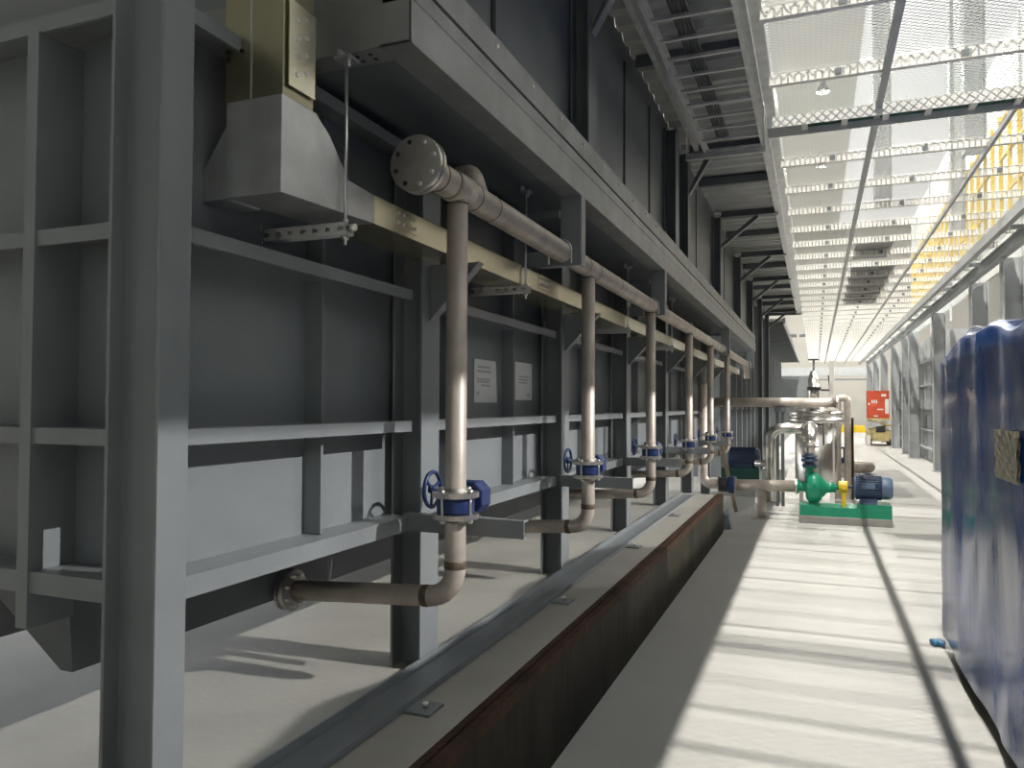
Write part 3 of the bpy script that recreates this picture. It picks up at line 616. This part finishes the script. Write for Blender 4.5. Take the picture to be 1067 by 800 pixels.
# suction line from the left into the pump
sl = thing('suction_pipe', 'thick stainless suction pipe running across the floor into the green pump', 'pipe', (-.7, YP, .1))
MB().cyl((-1.09, YP, .462), (-.262, YP, AZ), .082, n=24).build('pipe', 'mill', sl)
MB().lathe([(.083, 0), (.12, 0), (.12, .02), (.083, .021)], (-.27, YP, AZ), (1, 0, 0), 28).build('flange', 'steel', sl)
MB().cyl((-.74, YP, .01), (-.74, YP, .42), .075, n=18).box(-.86, -.62, YP-.12, YP+.12, 0, .015).build('pipe_stand', 'mill', sl)
MB().lathe([(.083, 0), (.115, 0), (.115, .02), (.083, .021)], (-1.09, YP, .462), (1, 0, 0), 28).build('flange', 'steel', sl)
sv = thing('check_valve', 'blue and black flanged valve in the suction pipe at the kerb end', 'valve', (-1.2, YP, .46))
MB().lathe([(.05, 0), (.12, 0), (.125, .02), (.125, .06), (.12, .08), (.05, .08)], (-1.175, YP, .46), (1, 0, 0), 28).build('blue_body', 'blue', sv)
MB().lathe([(.05, 0), (.10, 0), (.105, .02), (.105, .10), (.10, .12), (.05, .12)], (-1.30, YP, .46), (1, 0, 0), 28).build('black_body', 'cable_black', sv)
MB().lathe([(.05, 0), (.115, 0), (.115, .018), (.05, .018)], (-1.325, YP, .46), (1, 0, 0), 28).build('flange', 'steel', sv)
sr = thing('riser_pipe', 'pale vertical stainless riser behind the fourth drop pipe, elbow turning right', 'pipe', (-1.54, YP, .46))
MB().tube(elbow([(-1.54, YP+.0, 1.95), (-1.54, YP, .46), (-1.325, YP, .46)], .13), .068, 18).build('pipe', 'mill', sr)
MB().cyl((-1.54, YP, 1.93), (-1.54, YP, 2.2), .075, n=18).build('cap', 'paint', sr)

# discharge side: valve, pipe and elbows
dv = thing('gate_valve', 'dark blue valve on top of the green pump outlet', 'valve', (-.085, YP, .76))
MB().lathe([(.05, 0), (.10, 0), (.10, .025), (.06, .03), (.07, .06), (.085, .075), (.085, .10), (.06, .12), (.10, .125), (.10, .15), (.05, .15)], (-.085, YP, .762), (0, 0, 1), 24, False).build('valve_body', 'navy', dv)
MB().lathe([(.03, 0), (.115, 0), (.118, .012), (.115, .03), (.03, .03)], (-.085, YP, .83), (0, 0, 1), 28).build('valve_ring', 'navy', dv)
dp = thing('discharge_pipe', 'stainless discharge pipe with elbow over the pump and a drop to the floor', 'pipe', (-.085, YP, .92))
MB().lathe([(.055, 0), (.065, .05), (.08, .12), (.085, .20)], (-.085, YP, .915), (0, 0, 1), 20, False).tube(elbow([(-.085, YP, 1.06), (-.085, YP, 1.27), (-.085, YP+.5, 1.27)], .13), .085, 18).build('pipe', 'steel', dp)
MB().lathe([(.08, 0), (.125, 0), (.125, .016), (.08, .016)], (-.085, YP, 1.03), (0, 0, 1), 24).build('flange', 'steel', dp)
MB().ring((-.085, YP+.08, 1.27), (0, 1, 0), .105, .012, 24, 6).build('flange_rim', 'steel', dp)
MB().tube(elbow([(-.085, YP+.45, 1.27), (-.62, YP+.45, 1.27), (-.62, YP+.45, .2)], .16), .075, 18).build('side_drop', 'steel', dp)
MB().cyl((.10, YP+.15, 1.05), (.10, YP+.15, 1.36), .012, n=8).bar((0, YP+.15, 1.34), (.11, YP+.15, 1.34), .02, .02).build('lever', 'cable_black', dp)

# filter vessel behind the pump
fv = thing('filter_vessel', 'stainless filter vessel with wide flanged lid behind the green pump', 'vessel', (.0, 13.4, 0))
MB().lathe([(.16, .30), (.30, .36), (.32, .42), (.32, 1.33)], (.0, 13.4, 0), (0, 0, 1), 36, False).build('body', 'steel', fv)
ld = MB().lathe([(.32, 1.33), (.42, 1.33), (.42, 1.41), (.40, 1.415), (.40, 1.44), (.42, 1.445), (.42, 1.52), (.36, 1.525), (.30, 1.57), (.12, 1.62)], (.0, 13.4, 0), (0, 0, 1), 40, False).build('lid', 'steel', fv)
for k in range(18):
    an = 2*PI*k/18; p = Vector((.385*math.cos(an), 13.4+.385*math.sin(an), 1.28)); MB().cyl(p, p+Vector((0, 0, .24)), .016, n=6).build('lid_bolt', 'bolt', ld)
for k in range(3):
    an = 2*PI*k/3+.5; MB().box(.27*math.cos(an)-.03, .27*math.cos(an)+.03, 13.4+.27*math.sin(an)-.03, 13.4+.27*math.sin(an)+.03, 0, .45).build('leg', 'steel', fv)
MB().cyl((-.03, 13.4, 1.58), (-.03, 13.4, 2.05), .085, n=20).lathe([(.03, 2.05), (.085, 2.05), (.05, 2.17), (.02, 2.18), (.02, 2.36)], (-.03, 13.4, 0), (0, 0, 1), 20).build('vent_stack', 'steel', fv)
MB().box(-.13, .08, 13.28, 13.52, 1.86, 1.91).bar((.08, 13.4, 1.86), (.22, 13.4, 1.86), .03, .03).bar((.22, 13.4, 1.86), (.20, 13.4, 2.10), .02, .03, (1, 0, 0)).build('shut_off_lever', 'cable_black', fv)
MB().ring((-.03, 13.4, 2.36), (0, 0, 1), .075, .012, 20, 6).box(-.10, .04, 13.39, 13.41, 2.35, 2.37).build('handwheel', 'cable_black', fv)
# long cross pipe with stand
cp = thing('cross_pipe', 'long horizontal stainless pipe at head height leading to the filter vessel', 'pipe', (-.9, 13.0, 1.66))
MB().cyl((-1.56, 13.0, 1.655), (.30, 13.0, 1.655), .075, n=20).build('pipe', 'mill', cp)
MB().lathe([(.075, 0), (.11, 0), (.11, .02), (.075, .02)], (.30, 13.0, 1.655), (1, 0, 0), 20).build('flange', 'steel', cp)
for x in (-.60, -.52): MB().box(x, x+.05, 12.97, 13.02, 0, 1.58).build('stand_post', 'paint_dark', cp)
MB().box(-.62, -.44, 12.93, 13.07, 1.50, 1.575).build('saddle', 'paint_dark', cp)
# white post and dark twin pipes
tag(MB().box(.205, .275, 13.2, 13.27, 0, 2.33).build('slim_post', 'white', bevel=.004), 'slim white square post standing between filter vessel and twin pipes', 'post')
tp = thing('twin_pipes', 'pair of dark stainless upright pipes joined on top beyond the white post', 'pipe', (.4, 14.3, 0))
MB().tube(elbow([(.345, 14.3, .02), (.345, 14.3, 1.74), (.51, 14.3, 1.74), (.51, 14.3, .02)], .06), .058, 16).build('pipe_loop', 'mill', tp)
MB().box(.25, .62, 14.2, 14.4, 0, .02).build('foot_plate', 'steel', tp)
MB().box(.56, .60, 14.28, 14.32, .02, 1.4).build('clamp_post', 'rust', tp)
fp = thing('floor_pipe', 'low stainless pipe loop lying on the floor behind the navy motor', 'pipe', (.7, 19.5, .1))
MB().tube(elbow([(.2, 19.6, .16), (1.18, 19.6, .16), (1.18, 20.4, .16), (.2, 20.4, .16)], .35), .12, 16).build('pipe', 'mill', fp)
MB().box(.3, .45, 19.5, 19.7, 0, .05).box(.8, .95, 19.5, 19.7, 0, .05).build('saddle', 'paint_dark', fp)
MB().box(-.1, .9, 18.7, 18.82, .0, .10).build('guard_bar', 'plinth', fp)
fvv = thing('gate_valve', 'small blue handwheel valve on the low floor pipe loop', 'valve', (.62, 19.6, .27))
MB().cyl((.62, 19.6, .27), (.62, 19.6, .40), .10, .07, n=16).cyl((.62, 19.6, .40), (.62, 19.6, .62), .03, n=12).build('valve_body', 'blue', fvv)
MB().ring((.62, 19.6, .62), (0, 0, 1), .10, .02, 18, 6).box(.52, .72, 19.585, 19.615, .61, .63).build('handwheel', 'blue', fvv)

# second pump in shade at the left, on its base
p2 = thing('pump_set', 'second pump in the shade left of the suction pipe, dark blue motor on green base', 'pump', (-1.15, 14.3, 0))
MB().box(-1.6, -.90, 14.05, 14.6, 0, .24).build('plinth', 'plinth', p2)
MB().box(-1.58, -.93, 14.08, 14.55, .24, .50).build('base_frame', 'green_shaded', p2, bevel=.01)
m2 = MB().lathe([(.06, 0), (.16, 0), (.17, .015), (.17, .50), (.15, .54), (.06, .55)], (-1.47, 14.3, .67), (1, 0, 0), 32, False)
for k in range(24):
    an = 2*PI*k/24; c_, s_ = math.cos(an), math.sin(an); m2.bar((-1.44, 14.3+.172*c_, .67+.172*s_), (-1.0, 14.3+.172*c_, .67+.172*s_), .008, .03, (0, c_, s_))
m2.box(-1.35, -1.05, 14.15, 14.45, .50, .58)
m2.build('motor', 'navy_shaded', p2)
tag(MB().bar((-1.33, 11.9, 1.02), (-1.10, 11.75, .03), .05, .03, (0, 1, 0)).build('leaning_batten', 'wood'), 'thin brown batten leaning over the suction pipe by the kerb end', 'batten')
bl = thing('pipe_bracket', 'small pale pipe bracket and stub beside the suction pipe stand', 'bracket', (-.72, 13.4, 0))
MB().box(-.85, -.55, 13.38, 13.6, 0, .55).build('block', 'plinth', bl, bevel=.02)
MB().tube(elbow([(-.95, 13.4, .64), (-.66, 13.4, .64), (-.66, 13.4, .5)], .1), .06, 14).build('stub', 'steel', bl)
bn = MB(); NB = 14
bv = [(-1.17+.13*math.cos(2*PI*k/NB)*(1+.3*math.sin(5*k)), 10.45+.38*math.sin(2*PI*k/NB)*(1+.2*math.sin(3*k)), .0) for k in range(NB)]
bt = [(-1.17+.08*math.cos(2*PI*k/NB)*(1+.4*math.sin(7*k)), 10.45+.26*math.sin(2*PI*k/NB), .16+.07*math.sin(4*k)) for k in range(NB)]
bn.add(bv+bt, [(k, (k+1) % NB, NB+(k+1) % NB, NB+k) for k in range(NB)]+[tuple(range(NB)), tuple(range(NB, 2*NB))])
tag(bn.build('film_bundle', 'bundle'), 'crumpled grey plastic bundle on the floor at the end of the dark kerb', 'bundle')

# ---------------------------------------------------------------- end of the hall
pf = thing('end_portal', 'grey steel portal beam across the hall before the cream end wall', 'portal frame', (.5, 50, 0))
MB().box(-2.2, 3.2, 50, 50.25, 3.45, 3.95).build('beam', 'paint_light', pf)
MB().box(-2.2, 3.2, 49.9, 50, 3.15, 3.25).build('lower_beam', 'paint', pf)
for x in (-2.2, 2.95): MB().box(x, x+.25, 50, 50.25, 0, 3.45).build('leg', 'paint_light', pf)
pc = tag(MB().box(-1.95, .05, 47, 48.2, .0, 3.35).build('cabinet', 'paint', bevel=.02), 'tall grey plant cabinet at the far end beyond the filter vessel', 'cabinet')
ys = tag(MB().prism([(0, 0), (1.5, 0), (1.4, .42), (.15, .42)], 'Y', 51, 52).build('skip', 'yellow', bevel=.02), 'small yellow bin on the floor before the cream end wall', 'bin')
ys.location = (1.35, 0, 0)
sc = thing('scissor_lift', 'cream scissor lift parked between the far columns below the red panel', 'lift', (2.3, 34.5, 0))
MB().box(1.98, 2.9, 34.4, 36.0, .18, .60).build('chassis', 'cream', sc, bevel=.02)
for x in (1.98, 2.78):
    for y in (34.55, 35.7): MB().cyl((x-.02, y, .18), (x+.14, y, .18), .18, n=18).build('wheel', 'cable_black', sc)
for z0, z1, xa, xb in ((.62, .82, 2.05, 2.85), (.82, 1.02, 2.85, 2.05)):
    for y in (34.5, 35.8): MB().bar((xa, y, z0), (xb, y, z1), .06, .06).build('scissor_arm', 'cream', sc)
MB().box(2.0, 2.9, 34.4, 36.0, 1.03, 1.12).build('platform', 'cream', sc)
MB().box(2.28, 2.62, 34.385, 34.4, .55, .78).build('control_box', 'cable_black', sc)
MB().box(1.90, 2.06, 34.2, 34.36, 0, .42).build('white_canister', 'white', sc)
rp = thing('red_panel_box', 'orange-red box with white markings on the scissor lift platform', 'box', (2.4, 34.5, 1.12))
MB().box(1.98, 2.78, 34.45, 35.4, 1.12, 2.24).build('box', 'red', rp, bevel=.01)
for xa, xb, za, zb in ((2.12, 2.17, 1.72, 1.86), (2.20, 2.25, 1.72, 1.86), (2.28, 2.33, 1.72, 1.86), (2.0, 2.06, 1.66, 1.74), (2.33, 2.55, 1.45, 1.50), (2.2, 2.36, 1.18, 1.23), (2.48, 2.66, 2.0, 2.1), (2.62, 2.76, 1.3, 1.9)):
    MB().box(xa, xb, 34.44, 34.45, za, zb).build('marking', 'white', rp)

# ---------------------------------------------------------------- blue wrapped crate
cr = thing('wrapped_crate', 'tall crate wrapped in wrinkled dark blue film standing on the right', 'crate', (1.5, 4.0, 0))
cx0, cx1, cy0, cy1 = .765, 2.25, 1.4, 5.77
bm = bmesh.new(); NY, NZ = 56, 26; g = []
def wob(y, z): return .018*math.sin(3.1*y+2*math.sin(1.3*z))*math.sin(2.3*z+y)+.007*math.sin(7*y+1.7*z)+.002*math.sin(19*y+3*math.sin(2*z))
def zt_(y): return 1.955+.03*math.sin(2.9*y+.5)+.018*math.sin(7.7*y)-.06*max(0, (y-5.45)/.32)**2
loop = []
def crate_ring(z, kz):
    out = []
    for j in range(NY+1):
        y = cy0+(cy1-cy0)*j/NY; out.append(Vector((cx0+abs(wob(y, z)), y, z if kz < NZ else zt_(y))))
    for j in range(1, 15):
        x = cx0+(cx1-cx0)*j/14; out.append(Vector((x, cy1-abs(wob(x*1.7+3, z)) if j < 14 else cy1, z if kz < NZ else zt_(cy1)+.02*math.sin(6*x))))
    for j in range(1, NY+1):
        y = cy1-(cy1-cy0)*j/NY; out.append(Vector((cx1-abs(wob(y+1, z)), y, z if kz < NZ else zt_(y))))
    for j in range(1, 14):
        x = cx1-(cx1-cx0)*j/14; out.append(Vector((x, cy0+abs(wob(x, z)), z if kz < NZ else zt_(cy0))))
    return out
mb = MB(); rings = []
for kz in range(NZ+1):
    z = .09+(1.93-.09)*kz/NZ; rings.append(crate_ring(z, kz))
top2 = [Vector((cx0+(p.x-cx0)*.94+.04, cy0+(p.y-cy0)*.98+.03, p.z+.035)) for p in rings[-1]]
rings.append(top2); n_ = len(rings[0]); vs_ = [p for r_ in rings for p in r_]; fs_ = []
for a_ in range(len(rings)-1):
    for j in range(n_): fs_.append((a_*n_+j, a_*n_+(j+1) % n_, (a_+1)*n_+(j+1) % n_, (a_+1)*n_+j))
fs_.append(tuple(range((len(rings)-1)*n_, len(rings)*n_)))
mb.add(vs_, fs_, [True]*(len(fs_)-1)+[False]); mb.build('film_wrap', 'film', cr)
for y in (1.5, 3.4, 5.45): MB().box(.83, 2.2, y, y+.12, 0, .085).build('skid', 'wood', cr)
MB().box(.815, 2.22, 1.43, 5.72, .075, .11).build('pallet_deck', 'wood', cr)
lb = thing('label_pouch', 'crumpled silver document pouch stuck on the blue crate side', 'document pouch', (.765, 3.85, 1.29))
mb = MB(); V_ = []
for kz in range(9):
    for ky in range(9):
        V_.append(Vector((.752-.004*math.sin(ky*2.3+kz*1.9), 3.62+.40*ky/8, 1.285+.215*kz/8)))
mb.add(V_+[v+Vector((.012, 0, 0)) for v in V_], [(k*9+j, k*9+j+1, (k+1)*9+j+1, (k+1)*9+j) for k in range(8) for j in range(8)]+[(81+k*9+j, 81+k*9+j+1, 81+(k+1)*9+j+1, 81+(k+1)*9+j) for k in range(8) for j in range(8)], False)
mb.build('pouch', 'foil', lb)
cc = tag(MB().ring((.93, 5.42, 2.035), (.4, .86, .3), .06, .005, 26, 8).ring((.95, 5.40, 2.03), (.5, .8, .25), .055, .005, 26, 8).build('cable_coil', 'white'), 'pale coil of cable lying on top of the blue crate', 'cable coil')
bs = MB(); bs.prism([(.725, 5.80), (.755, 5.83), (.78, 5.79), (.80, 5.86), (.76, 5.95), (.745, 5.90), (.70, 5.89)], 'Z', 0, .035)
tag(bs.build('film_scrap', 'film_light', bevel=.015), 'light blue scrap of film at the crate foot corner', 'film scrap')

# ---------------------------------------------------------------- above the mesh: lamps, guard rails, posts, sheets
GL = 'high bay lamps over the walkway'
for i, y in enumerate(LAMP_Y[2:]):
    t = thing('high_bay_lamp', 'round high bay lamp above the mesh, %s along the row' % ORD[i], 'lamp', (.3, y, 12.7), GL)
    MB().lathe([(.24, -.10), (.245, -.10), (.16, .10), (.10, .16), (.09, .30), (.02, .31)], (.3, y, 12.70), (0, 0, 1), 24, False).build('housing', 'paint_light', t)
    MB().cyl((.3, y, 12.60), (.3, y, 12.61), .22, n=24).build('lens', 'lens', t, 'glowing lens')
    MB().cyl((.3, y, 13.0), (.3, y, 13.3), .015, n=8).build('hanger', 'paint_light', t)
GY = 'yellow guard frames above the mesh'
yf = thing('guard_frame', 'first yellow guard frame above the mesh, near the right edge', 'guard frame', (2.5, 9.0, GZ+.1), GY)
for k in range(4): MB().box(2.5, 2.55, 9.0+.55*k, 9.05+.55*k, GZ+.11, GZ+1.7).build('upright', 'yellow', yf)
for z in (.5, 1.05, 1.6): MB().box(2.51, 2.54, 9.0, 10.7, GZ+z, GZ+z+.05).build('rail', 'yellow', yf)
MB().box(2.42, 2.63, 8.95, 10.75, GZ+.10, GZ+.11).build('sole_plate', 'paint_light', yf)
for k in range(1, 7): dup(yf, (0, 2.2*k, 0), '%s yellow guard frame above the mesh, counted from the near end' % ordn(k))
GS = 'dark sheets lying on the mesh'
for i, (x, y, sx, sy) in enumerate(((.62, 13.5, .55, 1.4), (.64, 15.6, .75, 5.2))):
    tag(MB().box(x, x+sx, y, y+sy, GZ+.102, GZ+.125).build('floor_sheet', 'paint_dark'), ['small grey sheet lying on the overhead mesh', 'long dark grey sheet lying on the overhead mesh'][i], 'sheet', GS)
GP = 'upper storey posts'
for i, (x, y) in enumerate(((.7, 10.5), (1.45, 9.0), (1.9, 13.0))):
    tag(MB().prism(hsec(x, x+.2, y, y+.2), 'Z', GZ+.10, 9.0).build('upper_post', 'paint_light'), ['pale post standing on the mesh above the walkway middle', 'pale post standing on the mesh nearest the crossing ladder', 'pale post standing on the mesh near the yellow frames'][i], 'post', GP)
print('objects', len(bpy.data.objects))

us = thing('added_shade_screen', 'pale screen added to cut lamp light beyond the yellow guard frames', 'screen', (3.6, 12, 4.97))  # added to cut off the right-hand lamps' light high on the columns
MB().box(3.58, 3.62, -4, 34, 4.42, 9.0).build('sheet', 'paint_light', us)
for k in range(10): MB().box(3.54, 3.58, -3.5+4*k, -3.42+4*k, GZ-.1, 9.0).build('stud', 'paint_light', us)
